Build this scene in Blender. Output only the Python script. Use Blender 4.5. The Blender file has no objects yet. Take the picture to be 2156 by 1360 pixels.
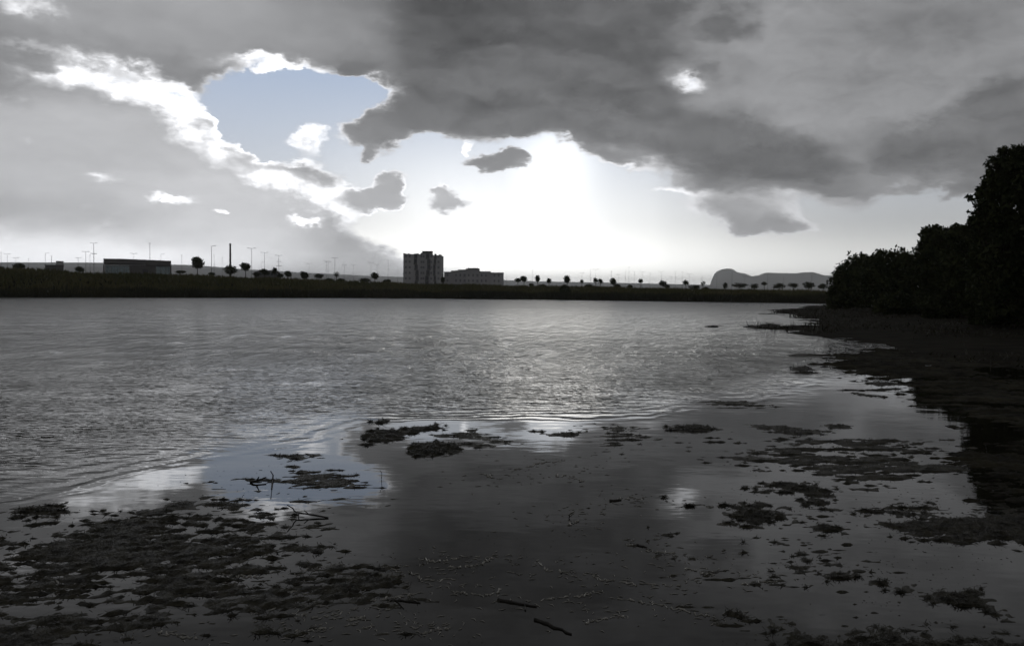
import bpy, bmesh, math, random
import numpy as np
from mathutils import Vector, Matrix

SC = bpy.context.scene
COL = SC.collection
rad = math.radians

# ------------------------------------------------------------------ camera
W0, H0, F0 = 2156.0, 1360.0, 1867.0          # photograph size and focal length in its pixels
EYE = Vector((0.0, 0.0, 1.7))
PITCH, ROLL = math.atan(68.0 / F0), rad(0.5)
fwd = Vector((0, math.cos(PITCH), -math.sin(PITCH)))
r0, u0 = Vector((1, 0, 0)), Vector((0, math.sin(PITCH), math.cos(PITCH)))
RIGHT = r0 * math.cos(ROLL) + u0 * math.sin(ROLL)
UP = u0 * math.cos(ROLL) - r0 * math.sin(ROLL)
cam_d = bpy.data.cameras.new("camera")
cam_d.sensor_width = 36.0
cam_d.sensor_fit = 'HORIZONTAL'
cam_d.lens = 36.0 * F0 / W0
cam_d.clip_start = 0.05
cam_d.clip_end = 60000.0
cam = bpy.data.objects.new("camera", cam_d)
COL.objects.link(cam)
m3 = Matrix((RIGHT, UP, -fwd)).transposed()
cam.matrix_world = Matrix.Translation(EYE) @ m3.to_4x4()
SC.camera = cam
SC.render.resolution_x, SC.render.resolution_y = 1024, 645
SC.cycles.max_bounces = 5
SC.cycles.diffuse_bounces = 2
SC.cycles.glossy_bounces = 3
SC.cycles.transparent_max_bounces = 8
SC.cycles.volume_bounces = 1
SC.cycles.use_denoising = True
SC.cycles.sample_clamp_indirect = 6.0

def ray(px, py):
    return (RIGHT * (px - W0 / 2) - UP * (py - H0 / 2) + fwd * F0).normalized()
def ground(px, py, z=0.0):
    d = ray(px, py)
    return EYE + d * ((z - EYE.z) / d.z)
def at(px, py, Y):
    d = ray(px, py)
    return EYE + d * (Y / d.y)
def azel(px, py):
    d = ray(px, py)
    return math.degrees(math.atan2(d.x, d.y)), math.degrees(math.asin(d.z))

# ------------------------------------------------------------------ colour management
SC.view_settings.view_transform = 'Standard'
SC.view_settings.look = 'None'
SC.view_settings.gamma = 1.0
SC.view_settings.use_curve_mapping = False
EXPO = -5.0
SC.view_settings.exposure = EXPO
GAIN = 2.0 ** (-EXPO)

# ------------------------------------------------------------------ sky
SUN_AZ, SUN_EL = azel(1165, 465)
world = bpy.data.worlds.new("World")
SC.world = world
world.use_nodes = True
wt = world.node_tree
wt.nodes.clear()

class S:
    """a socket with arithmetic"""
    def __init__(s, k): s.k = k
    def __add__(a, b): return mth('ADD', a, b)
    def __radd__(a, b): return mth('ADD', a, b)
    def __sub__(a, b): return mth('SUBTRACT', a, b)
    def __rsub__(a, b): return mth('SUBTRACT', b, a)
    def __mul__(a, b): return mth('MULTIPLY', a, b)
    def __rmul__(a, b): return mth('MULTIPLY', a, b)
    def __truediv__(a, b): return mth('DIVIDE', a, b)
NT = [wt]
def new(t): return NT[0].nodes.new(t)
def put(inp, v):
    if isinstance(v, S): NT[0].links.new(v.k, inp)
    else: inp.default_value = v
def mth(op, a, b=None, c=None, clamp=False):
    n = new('ShaderNodeMath'); n.operation = op; n.use_clamp = clamp
    put(n.inputs[0], a)
    if b is not None: put(n.inputs[1], b)
    if c is not None: put(n.inputs[2], c)
    return S(n.outputs[0])
def vmath(op, a, b=None):
    n = new('ShaderNodeVectorMath'); n.operation = op
    put(n.inputs[0], a)
    if b is not None: put(n.inputs[1], b)
    return S(n.outputs['Value'] if op in ('LENGTH', 'DOT_PRODUCT', 'DISTANCE') else n.outputs['Vector'])
def comb(x, y, z):
    n = new('ShaderNodeCombineXYZ')
    for i, v in enumerate((x, y, z)): put(n.inputs[i], v)
    return S(n.outputs[0])
def sep(v):
    n = new('ShaderNodeSeparateXYZ'); put(n.inputs[0], v)
    return [S(o) for o in n.outputs]
def ramp(v, a, b, c=0.0, d=1.0, kind='SMOOTHSTEP'):
    n = new('ShaderNodeMapRange'); n.interpolation_type = kind
    for i, q in enumerate((v, a, b, c, d)): put(n.inputs[i], q)
    return S(n.outputs[0])
def mapping(v, loc=(0, 0, 0), rot=(0, 0, 0), scale=(1, 1, 1), kind='TEXTURE'):
    n = new('ShaderNodeMapping'); n.vector_type = kind
    put(n.inputs[0], v)
    n.inputs['Location'].default_value = loc
    n.inputs['Rotation'].default_value = rot
    n.inputs['Scale'].default_value = scale
    return S(n.outputs[0])
def noise(v, scale, detail=4.0, rough=0.5, color=False, dist=0.0):
    n = new('ShaderNodeTexNoise')
    put(n.inputs['Vector'], v)
    n.inputs['Scale'].default_value = scale
    n.inputs['Detail'].default_value = detail
    n.inputs['Roughness'].default_value = rough
    n.inputs['Distortion'].default_value = dist
    return S(n.outputs['Color' if color else 'Fac'])
def mixv(f, a, b):
    n = new('ShaderNodeMix'); n.data_type = 'VECTOR'; n.clamp_factor = True
    put(n.inputs[0], f); put(n.inputs[4], a); put(n.inputs[5], b)
    return S(n.outputs[1])
def mixf(f, a, b):
    n = new('ShaderNodeMix'); n.data_type = 'FLOAT'; n.clamp_factor = True
    put(n.inputs[0], f); put(n.inputs[2], a); put(n.inputs[3], b)
    return S(n.outputs[0])
def mixc(f, a, b):
    n = new('ShaderNodeMix'); n.data_type = 'RGBA'; n.clamp_factor = True
    put(n.inputs[0], f)
    put(n.inputs[6], a if isinstance(a, S) else (*a, 1)); put(n.inputs[7], b if isinstance(b, S) else (*b, 1))
    return S(n.outputs[2])

tc = new('ShaderNodeTexCoord')
dx, dy, dz = sep(S(tc.outputs['Generated']))
AZ = mth('ARCTAN2', dx, dy) * 57.29578
EL = mth('ARCSINE', mth('MAXIMUM', dz, 0.0)) * 57.29578
flat = comb(AZ, EL, 0.0)
# clouds shrink towards the horizon: noise runs finer there, and wider than tall
nz = comb(AZ * 0.10, EL * 0.19, 0.37)
w1 = noise(nz, 1.6, 7.0, 0.56, True)
w2 = noise(nz, 5.0, 6.0, 0.62, True)
wv = vmath('ADD', vmath('MULTIPLY', vmath('SUBTRACT', w1, (.5, .5, .5)), (5.0, 3.2, 0)),
           vmath('MULTIPLY', vmath('SUBTRACT', w2, (.5, .5, .5)), (1.9, 1.7, 0)))
crisp = vmath('ADD', flat, wv)
soft = vmath('ADD', flat, vmath('MULTIPLY', wv, (1.0, 1.0, 0)))
fine = vmath('ADD', flat, vmath('MULTIPLY', vmath('SUBTRACT', w2, (.5, .5, .5)), (2.5, 2.3, 0)))
WV = {'c': crisp, 's': soft, 'f': fine}

state = comb(0.75, 0.47, 0.1)      # x thickness (below 0 clear), y grey of the thick cloud, z how brightly its thin edge is lit
def paint(px, py, rx, ry, T, G, rot=0.0, inner=0.55, outer=1.0, w='c', op=1.0, R=0.15):
    """lerp the cloud state towards (T, G, R) inside an ellipse of the sky"""
    global state
    a0, e0 = azel(px, py)
    sx = abs(azel(px + 10, py)[0] - a0) / 10.0
    sy = abs(azel(px, py - 10)[1] - e0) / 10.0
    v = mapping(WV[w], (a0, e0, 0), (0, 0, rad(rot)), (rx * sx, ry * sy, 1))
    state = mixv(ramp(vmath('LENGTH', v), outer, inner, 0.0, op), state, (T, G, R))

# (x, y, rx, ry, thickness, grey, turn, inner, outer, warp, opacity, edge light), from back to front
C_ = -0.75
SKY = [
 # base greys
 (300, 20, 800, 190, .9, .64, 0, .2, 1, 's', 1, .5),
 (1800, 130, 700, 300, .9, .575, 0, .3, 1, 's', 1, .1),
 (1950, 30, 330, 110, .9, .50, 0, .2, 1, 's', .8, .1),
 (1700, 40, 260, 60, .9, .57, 0, .1, 1, 's', .7, .1),
 (200, 330, 640, 210, .8, .73, 0, .4, 1, 's', 1, .9),
 (520, 440, 330, 130, .8, .84, 0, .2, 1, 's', .9, .9),
 (100, 540, 900, 120, .8, .84, 0, .2, 1, 's', 1, .9),
 # clear strip low over the horizon
 (1500, 575, 800, 120, C_, .8, 0, .4, 1, 's', 1, .2),
 (1440, 475, 420, 90, C_, .8, 0, .5, 1, 'c', 1, .35),
 (1980, 455, 290, 80, C_, .6, 0, .4, 1, 'c', 1, .1),
 (940, 430, 270, 160, C_, .8, 0, .5, 1, 'f', 1, .5),
 (1170, 430, 330, 200, C_, .8, 0, .5, 1, 'f', 1, .4),
 # bright thin edge of the left bank
 (385, 250, 85, 90, .36, .70, 0, .1, 1, 'c', 1, .9),
 (445, 322, 95, 56, .36, .72, -30, .1, 1, 'f', 1, .9),
 (560, 374, 120, 46, .34, .76, -20, .1, 1, 'f', 1, .9),
 (690, 415, 115, 52, .28, .82, -15, .1, 1, 'f', 1, .8),
 # the blue hole
 (650, 218, 270, 94, C_, .7, 0, .55, 1.02, 'f', 1, .9),
 (565, 262, 150, 90, C_, .7, -14, .55, 1.02, 'f', 1, .9),
 (790, 305, 250, 118, C_, .7, -22, .55, 1.02, 'f', 1, .6),
 (890, 385, 200, 116, C_, .7, -10, .55, 1.02, 'f', 1, .6),
 # fleecy broken band left of the hole
 (190, 150, 290, 62, .22, .68, -6, .1, 1, 'c', 1, .9),
 (50, 22, 170, 40, .34, .66, 0, .0, 1, 'c', .9, .7),
 (330, 190, 120, 55, .18, .74, -20, .2, 1, 'c', 1, .9),
 (560, 132, 200, 28, .24, .74, 0, .0, 1, 'f', 1, .8),
 (60, 120, 160, 26, .8, .55, 0, .1, 1, 'c', .9, .8),
 (400, 165, 46, 26, .6, .55, -40, .3, 1, 'f', .9, .1),
 (745, 150, 80, 34, .7, .46, 0, .2, 1, 'f', 1, .1),
 # great dark mass in the middle
 (1120, 90, 360, 215, 1.0, .385, -8, .70, 1.02, 'c', 1, .12),
 (910, 90, 110, 200, 1.0, .415, 0, .4, 1.04, 'c', 1, .15),
 (970, 60, 190, 110, 1.0, .33, 0, .4, 1, 'c', .9, .1),
 (1290, 30, 180, 60, 1.0, .385, 0, .5, 1, 'c', .9, .1),
 (1200, 195, 285, 96, 1.0, .43, -6, .75, 1.02, 'c', 1, .3),
 (1270, 205, 190, 62, 1.0, .37, -12, .4, 1.02, 'c', .9, .1),
 (1010, 240, 200, 50, 1.0, .35, -4, .3, 1.02, 'c', .9, .1),
 (800, 275, 104, 58, .9, .49, 5, .4, 1.05, 'f', 1, .25),
 (900, 235, 135, 60, .9, .43, 0, .3, 1.05, 'f', 1, .2),
 (655, 290, 104, 76, .20, .70, 0, .1, 1.05, 'c', 1, .8),
 (775, 320, 34, 34, .7, .55, 0, .2, 1.05, 'f', 1, .3),
 (1540, 50, 110, 50, .9, .40, 0, .4, 1, 'c', .9, .1),
 # lighter sheet showing between the dark masses
 (1570, 185, 150, 46, .9, .585, -14, .1, 1, 'c', .95, .2),
 (1830, 290, 60, 110, .9, .55, 0, .1, 1, 'c', .9, .1),
 (1060, 262, 120, 32, 1.0, .42, 0, .4, 1.02, 'c', 1, .4),
 # clouds right of the sun
 (1265, 290, 80, 42, .9, .46, -8, .4, 1.02, 'f', 1, .5),
 (1310, 325, 105, 50, .9, .47, -10, .3, 1.02, 'c', 1, .5),
 (1300, 272, 130, 52, .9, .44, -10, .4, 1.02, 'c', 1, .6),
 (1560, 310, 250, 78, .9, .43, -12, .5, 1.02, 'c', 1, .4),
 (1470, 330, 150, 44, .9, .39, -12, .3, 1.02, 'c', 1, .45),
 (1650, 345, 180, 46, .9, .38, -6, .5, 1.02, 'c', 1, .15),
 (1300, 320, 130, 34, .6, .52, -14, .0, 1.05, 'c', .9, .7),
 (1452, 170, 80, 46, .18, .60, -25, .0, 1, 'f', .95, .75),
 (1490, 150, 50, 20, .7, .45, -10, .2, 1, 'f', .8, .1),
 (2010, 300, 240, 95, .9, .43, 6, .6, 1.02, 'c', 1, .06),
 (2120, 230, 170, 90, .9, .41, 0, .5, 1.02, 'c', 1, .06),
 (1970, 340, 180, 46, .9, .385, 0, .4, 1.02, 'c', .8, .06),
 (1840, 390, 160, 26, .5, .48, -8, .0, 1.02, 'c', 1, .1),
 (1545, 440, 175, 58, .8, .60, -6, .15, 1.05, 'c', 1, .12),
 (1610, 476, 150, 34, .8, .55, -3, .2, 1.05, 'c', 1, .2),
 (1740, 425, 120, 18, .3, .6, -3, .0, 1.05, 'c', .9, .1),
 (1390, 402, 110, 16, .25, .75, -8, .0, 1.05, 'c', .8, .6),
 # small cumulus
 (795, 420, 90, 40, .8, .665, 0, .4, 1.05, 'f', 1, .6),
 (825, 388, 52, 48, .8, .65, 0, .3, 1.05, 'f', 1, .6),
 (945, 430, 70, 32, .75, .70, 0, .3, 1.05, 'f', 1, .5),
 (925, 405, 42, 30, .7, .70, 0, .2, 1.05, 'f', 1, .5),
 (1045, 342, 90, 26, .9, .49, 0, .4, 1.05, 'f', 1, .2),
 (1075, 328, 46, 24, .9, .49, 0, .3, 1.05, 'f', 1, .2),
 (985, 314, 38, 20, .22, .8, 0, .1, 1.05, 'f', 1, .8),
 (245, 392, 70, 16, .22, .78, 0, .0, 1.05, 'c', .9, .8),
 (352, 425, 78, 18, .18, .8, 0, .0, 1.05, 'f', 1, .9),
 (465, 450, 28, 11, .18, .8, 0, .0, 1.05, 'f', 1, .8),
 (645, 464, 58, 18, .2, .85, 0, .0, 1.05, 'f', 1, .8),
]
for q in SKY:
    paint(*q)
T, G, EDGE = sep(state)
tex1 = noise(nz, 3.2, 7.0, 0.55)
tex2 = noise(comb(AZ * 0.045, EL * 0.20, 4.1), 2.2, 5.0, 0.5)
tex3 = noise(comb(AZ * 0.16, EL * 0.30, 2.2), 2.6, 8.0, 0.6, dist=0.6)
tex4 = noise(comb(AZ * 0.16, EL * 0.26, 5.5), 6.0, 7.0, 0.62)
T = T + (tex1 - 0.5) * 0.5 + (tex3 - 0.5) * 0.5 + (tex4 - 0.5) * 0.55
low = ramp(EL, 13.0, 0.0, 0.0, 0.11, 'LINEAR') - ramp(EL, 16.0, 30.0, 0.0, 0.12)
bank = ramp(AZ, -4.0, -12.0)      # the left bank is smoother
G = G + (tex1 - 0.5) * mixf(bank, .13, .05) + (tex2 - 0.5) * mixf(bank, .15, .08) + (tex3 - 0.5) * mixf(bank, .15, .08) + low
cover = ramp(T, -0.22, 0.34)
def spot(px, py, rx, ry, power=1.0):
    a0, e0 = azel(px, py)
    v = mapping(flat, (a0, e0, 0), (0, 0, 0), (rx * .0307, ry * .0307, 1))
    q = vmath('DOT_PRODUCT', v, v)
    return mth('EXPONENT', q * -1.0)
rim = ramp(T, -0.2, 0.12) * ramp(T, 0.72, 0.14) * EDGE * 0.72 * ramp(noise(nz, 4.0, 4.0, 0.6), .34, .6, .45, 1.1)
shaft = noise(comb(AZ * 0.30 + EL * 0.05, EL * 0.03, 7.7), 1.0, 3.0, 0.5)      # faint slanting beams
glow = (spot(1150, 475, 270, 165) * 0.46 + spot(1030, 560, 430, 110) * 0.60 + spot(1170, 335, 75, 75) * 0.5 + spot(880, 400, 230, 130) * 0.22) * ramp(shaft, .25, .75, .9, 1.1)
disp = mth('MAXIMUM', G + rim, 0.02)
low3 = ramp(EL, 4.5, 0.0, 0.0, 1.0, 'LINEAR')
thin_air = 1.0 + low3 * low3 * 2.5 + low3 * 0.35      # the low sky is seen through the haze that is built below
lin = mth('POWER', disp, 2.2) * thin_air + glow * 0.10
cloud = vmath('SCALE', (0.99, 1.0, 1.03)); cloud.k.node.inputs['Scale'].default_value = 1
put(cloud.k.node.inputs['Scale'], lin * GAIN)
sky = new('ShaderNodeTexSky')
sky.sky_type = 'NISHITA'
sky.sun_disc = False
sky.sun_elevation = rad(SUN_EL)
sky.sun_rotation = rad(SUN_AZ)
sky.altitude = 0
sky.air_density = 1.0
sky.dust_density = 0.0
sky.ozone_density = 4.0
bg_sky = new('ShaderNodeBackground')
put(bg_sky.inputs['Color'], vmath('MULTIPLY', S(sky.outputs[0]), (.75, .95, 1.35)))
bg_sky.inputs['Strength'].default_value = 0.15
bg_cloud = new('ShaderNodeBackground')
put(bg_cloud.inputs['Color'], cloud)
bg_glow = new('ShaderNodeBackground')              # air lit up round the hidden sun
bg_glow.inputs['Color'].default_value = (1.0, 0.985, 0.95, 1)
put(bg_glow.inputs['Strength'], glow * (1.0 - cover) * GAIN)
bg_veil = new('ShaderNodeBackground')              # bright haze in the clear air, thicker towards the horizon
low2 = ramp(EL, 14.0, 3.0, 0.0, 1.0, 'LINEAR')
put(bg_veil.inputs['Color'], mixc(low2, (.425, .515, .67), (.77, .77, .755)))
put(bg_veil.inputs['Strength'], (1.0 - cover) * thin_air * ramp(AZ, 6.0, 26.0, 1.0, .76) * GAIN)
mx = new('ShaderNodeMixShader'); ad = new('ShaderNodeAddShader'); wo = new('ShaderNodeOutputWorld')
put(mx.inputs[0], cover)
wt.links.new(bg_sky.outputs[0], mx.inputs[1]); wt.links.new(bg_cloud.outputs[0], mx.inputs[2])
wt.links.new(mx.outputs[0], ad.inputs[0]); wt.links.new(bg_glow.outputs[0], ad.inputs[1])
ad2 = new('ShaderNodeAddShader')
wt.links.new(ad.outputs[0], ad2.inputs[0]); wt.links.new(bg_veil.outputs[0], ad2.inputs[1])
wt.links.new(ad2.outputs[0], wo.inputs['Surface'])
world.cycles.sampling_method = 'MANUAL'
world.cycles.sample_map_resolution = 512

# ------------------------------------------------------------------ sun, behind cloud
sl = bpy.data.lights.new("sun", 'SUN')
sl.energy = 0.5
sl.angle = rad(8)
sl.color = (1.0, 0.94, 0.84)
so = bpy.data.objects.new("sun", sl)
COL.objects.link(so)
a_, e_ = rad(SUN_AZ), rad(SUN_EL)
to_sun = Vector((math.sin(a_) * math.cos(e_), math.cos(a_) * math.cos(e_), math.sin(e_)))
so.rotation_euler = to_sun.to_track_quat('Z', 'Y').to_euler()
so.location = to_sun * 60

# ================================================================== helpers
rng = np.random.default_rng(7)
random.seed(7)

def hash2(ix, iy, seed):
    n = (ix.astype(np.int64) * 374761393 + iy.astype(np.int64) * 668265263 + seed * 1274126177) & 0xffffffff
    n = ((n ^ (n >> 13)) * 1274126177) & 0xffffffff
    return ((n ^ (n >> 16)) & 0xffff) / 65535.0
def vnoise(x, y, seed=0):
    ix, iy = np.floor(x), np.floor(y)
    fx, fy = x - ix, y - iy
    fx, fy = fx * fx * (3 - 2 * fx), fy * fy * (3 - 2 * fy)
    a, b = hash2(ix, iy, seed), hash2(ix + 1, iy, seed)
    c, d = hash2(ix, iy + 1, seed), hash2(ix + 1, iy + 1, seed)
    return (a * (1 - fx) + b * fx) * (1 - fy) + (c * (1 - fx) + d * fx) * fy
def fbm(x, y, seed=0, octs=4):
    v, amp, tot = 0, 1.0, 0
    for k in range(octs):
        v = v + amp * vnoise(x * 2 ** k + k * 17.3, y * 2 ** k - k * 9.1, seed + k)
        tot += amp; amp *= 0.55
    return v / tot - 0.5
def sdf_poly(x, y, poly):
    """distance to a closed polygon, positive inside"""
    x, y = np.asarray(x, float), np.asarray(y, float)
    best = np.full(x.shape, 1e18); inside = np.zeros(x.shape, bool)
    n = len(poly)
    for i in range(n):
        ax, ay = poly[i][0], poly[i][1]; bx, by = poly[(i + 1) % n][0], poly[(i + 1) % n][1]
        ex, ey = bx - ax, by - ay
        t = np.clip(((x - ax) * ex + (y - ay) * ey) / (ex * ex + ey * ey + 1e-12), 0, 1)
        best = np.minimum(best, (x - ax - t * ex) ** 2 + (y - ay - t * ey) ** 2)
        if ay != by:
            inside ^= ((ay > y) != (by > y)) & (x < (bx - ax) * (y - ay) / (by - ay) + ax)
    return np.sqrt(best) * np.where(inside, 1, -1)

def mesh_np(name, V, F, mat, parent=None, smooth=False, loc=None):
    me = bpy.data.meshes.new(name)
    V = np.asarray(V, np.float32); F = np.asarray(F, np.int32)
    k = F.shape[1]
    me.vertices.add(len(V)); me.vertices.foreach_set('co', V.ravel())
    me.loops.add(F.size); me.loops.foreach_set('vertex_index', F.ravel())
    me.polygons.add(len(F))
    me.polygons.foreach_set('loop_start', np.arange(0, F.size, k, dtype=np.int32))
    me.polygons.foreach_set('loop_total', np.full(len(F), k, np.int32))
    me.polygons.foreach_set('use_smooth', np.full(len(F), smooth, bool))
    me.update(calc_edges=True); me.validate()
    me.materials.append(mat)
    o = bpy.data.objects.new(name, me)
    COL.objects.link(o)
    if loc is not None: o.location = loc
    if parent is not None: o.parent = parent
    return o
def grid_faces(nx, ny):
    i = np.arange((nx - 1) * (ny - 1)); r, c = i // (nx - 1), i % (nx - 1)
    a = r * nx + c
    return np.stack([a, a + 1, a + nx + 1, a + nx], 1)
def tag(o, label=None, cat=None, group=None, kind=None):
    if label: o['label'] = label
    if cat: o['category'] = cat
    if group: o['group'] = group
    if kind: o['kind'] = kind
    return o
def empty(name, loc):
    o = bpy.data.objects.new(name, None); COL.objects.link(o); o.location = loc
    o.empty_display_size = 0.3
    return o
class MB:
    """collects boxes and tubes into one mesh"""
    def __init__(s): s.v, s.f = [], []
    def box(s, x0, x1, y0, y1, z0, z1):
        b = len(s.v)
        s.v += [(x, y, z) for z in (z0, z1) for y in (y0, y1) for x in (x0, x1)]
        s.f += [tuple(b + i for i in q) for q in ((0, 2, 3, 1), (4, 5, 7, 6), (0, 1, 5, 4), (2, 6, 7, 3), (0, 4, 6, 2), (1, 3, 7, 5))]
        return s
    def tube(s, pts, radii, n=6, cap=True):
        b = len(s.v)
        pts = [Vector(p) for p in pts]
        for i, p in enumerate(pts):
            t = (pts[min(i + 1, len(pts) - 1)] - pts[max(i - 1, 0)]).normalized()
            ref = Vector((0, 0, 1)) if abs(t.z) < 0.9 else Vector((1, 0, 0))
            u = t.cross(ref).normalized(); w = t.cross(u)
            for k in range(n):
                a = 2 * math.pi * k / n
                s.v.append(tuple(p + (u * math.cos(a) + w * math.sin(a)) * radii[i]))
        for i in range(len(pts) - 1):
            for k in range(n):
                s.f.append((b + i * n + k, b + i * n + (k + 1) % n, b + (i + 1) * n + (k + 1) % n, b + (i + 1) * n + k))
        if cap:
            s.f.append(tuple(b + k for k in range(n))); s.f.append(tuple(b + (len(pts) - 1) * n + k for k in reversed(range(n))))
        return s
    def build(s, name, mat, parent=None, smooth=False, loc=None):
        me = bpy.data.meshes.new(name); me.from_pydata(s.v, [], s.f); me.update()
        if smooth: me.polygons.foreach_set('use_smooth', [True] * len(me.polygons))
        me.materials.append(mat)
        o = bpy.data.objects.new(name, me); COL.objects.link(o)
        if loc is not None: o.location = loc
        if parent is not None: o.parent = parent
        return o

def material(name, c1, c2, scale=1.0, rough=0.8, detail=4, bump=0.0, bscale=None, aniso=(1, 1, 1), spec=0.5, metallic=0.0):
    m = bpy.data.materials.new(name); m.use_nodes = True
    NT[0] = m.node_tree
    b = m.node_tree.nodes['Principled BSDF']
    t = new('ShaderNodeTexCoord')
    v = mapping(S(t.outputs['Object']), scale=aniso, kind='POINT')
    f = ramp(noise(v, scale, detail, 0.6), 0.32, 0.68)
    put(b.inputs['Base Color'], mixc(f, c1, c2))
    b.inputs['Roughness'].default_value = rough
    b.inputs['Specular IOR Level'].default_value = spec
    b.inputs['Metallic'].default_value = metallic
    if bump:
        bn = new('ShaderNodeBump'); bn.inputs['Strength'].default_value = 1.0; bn.inputs['Distance'].default_value = bump
        put(bn.inputs['Height'], noise(v, bscale or scale * 4, 5, 0.6))
        put(b.inputs['Normal'], S(bn.outputs[0]))
    return m
M = {
 'ground': material('ground', (.016, .014, .010), (.034, .030, .020), .9, .9, 7, .05, 5, spec=.06),
 'grass': material('grass', (.07, .074, .022), (.13, .118, .045), .06, .9, 4),
 'reed_shaded': material('reed_shaded', (.022, .024, .010), (.05, .046, .02), .1, .9, 4),  # brown-green of the reeds, with their shadow band by the water painted in
 'leaf': material('leaf', (.030, .040, .014), (.055, .062, .022), 1.2, .75, 2, spec=.25),
 'leaf_far': material('leaf_far', (.035, .042, .015), (.06, .062, .025), .6, .9, 2, spec=.2),
 'bark': material('bark', (.05, .04, .03), (.09, .075, .055), 3, .9, 5, .01, 20),
 'steel': material('steel', (.16, .16, .165), (.22, .22, .22), .8, .5, 3),
 'render': material('render', (.40, .39, .40), (.47, .46, .46), .15, .9, 5),
 'render_dark': material('render_dark', (.13, .125, .12), (.17, .16, .155), .2, .9, 5),
 'roof': material('roof', (.10, .098, .10), (.14, .135, .13), .3, .8, 4),
 'recess': material('recess', (.06, .06, .07), (.10, .10, .11), .4, .6, 3),
 'trim': material('trim', (.31, .30, .31), (.36, .35, .36), .4, .7, 3),
 'glass': material('glass', (.03, .04, .045), (.05, .06, .065), .3, .08, 2),
 'rock': material('rock', (.26, .25, .235), (.36, .345, .32), .004, .95, 8),
 'weed': material('weed', (.020, .018, .011), (.064, .057, .034), 9, .5, 6, .02, 60, spec=.3),
 'weed_bank': material('weed_bank', (.012, .011, .008), (.060, .054, .034), 1.6, .75, 9, .05, 9, spec=.1),
 'mud': material('mud', (.018, .016, .012), (.036, .032, .024), 2.5, .7, 6, .02, 14, spec=.1),
 'scum': material('scum', (.28, .27, .24), (.52, .50, .45), 14, .5, 4),
 'wood': material('wood', (.014, .012, .010), (.035, .030, .024), 30, .7, 4, .003, 90),
}

# ================================================================== land and water
FAR = sorted([tuple(ground(px, py).xy) for px, py in ((-700, 625.5), (0, 626), (400, 626.5), (780, 627.2), (1100, 630), (1300, 632.6), (1500, 635.4), (1740, 638.6))])
FAR = [(-3000, FAR[0][1] + 60)] + FAR + [(70, FAR[-1][1] - 6), (3000, FAR[-1][1] - 40)]
FX, FY = [p[0] for p in FAR], [p[1] for p in FAR]
def far_y(x): return np.interp(x, FX, FY)
BTOP = [(0, 569), (180, 571), (225, 576), (400, 578), (480, 582), (780, 592), (850, 595), (1100, 600), (1260, 602), (1500, 608), (1730, 611)]
bx_, bz_ = [], []
for px, py in BTOP:
    p = at(px, py, 172.0); bx_.append(p.x); bz_.append(p.z)
def top_z(x): return np.interp(x, [-3000] + bx_ + [3000], [bz_[0] + 1.5] + bz_ + [2.2]) - 0.75
# the mud flat under the trees on the right
LAND_PX = [(1760, 641), (1700, 645), (1650, 650), (1615, 655), (1640, 662), (1690, 672), (1705, 684), (1660, 686), (1560, 687), (1640, 697), (1740, 707),
           (1790, 720), (1850, 730), (1890, 742), (1960, 752), (2060, 764), (2170, 778), (2400, 800)]
LAND = [tuple(ground(*p).xy) for p in LAND_PX] + [(60, 8), (400, 0), (400, 400), (60, 400)]
def smooth01(t): t = np.clip(t, 0, 1); return t * t * (3 - 2 * t)
def gz(x, y):
    x, y = np.asarray(x, float), np.asarray(y, float)
    n = fbm(x * .35, y * .35, 3, 4)
    s = y - far_y(x) + fbm(x * .08, y * .02, 11, 3) * 3.0 + fbm(x * .5, y * .02, 12, 3) * 2.2
    bank = -0.8 + 0.95 * smooth01((s + 4) / 5) + (top_z(x) - .15) * smooth01((s - 0.5) / 20.0)
    bank = bank + n * 0.5 * smooth01(s / 8)
    sd = sdf_poly(x, y, LAND)
    land = np.clip(sd * .035 + n * (.07 + .16 * np.exp(-np.abs(sd) / 2.5)) * np.clip(y / 40, .4, 1), -.8, 0.07) + np.clip(sd - 2.5, 0, 14) * .045 + n * .1 * np.clip(sd / 6, 0, 1)
    beach = np.clip((2.4 - y) * .11, -.8, 2.0) + n * .08
    left = np.clip((-330 - x) * .05, -.8, 3)
    return np.maximum(np.maximum(bank, land), np.maximum(beach, left))
def geo(a, b, n): return list(np.geomspace(a, b, n))
xs = np.array([-q for q in geo(160, 14000, 24)][::-1] + list(np.arange(-156, 4, 3)) + list(np.arange(4, 52, .34)) + list(np.arange(52, 160, 3)) + geo(160, 14000, 24))
ys = np.array([-q for q in geo(20, 3000, 14)][::-1] + list(np.arange(-18, 14, 1.2)) + list(np.arange(14, 95, .38)) + list(np.arange(95, 215, 1.3)) + geo(216, 14000, 34))
X, Y = np.meshgrid(xs, ys)
Z = gz(X, Y)
g = mesh_np('ground', np.stack([X, Y, Z], -1).reshape(-1, 3), grid_faces(len(xs), len(ys)), M['ground'], smooth=True)
tag(g, kind='structure')

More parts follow.
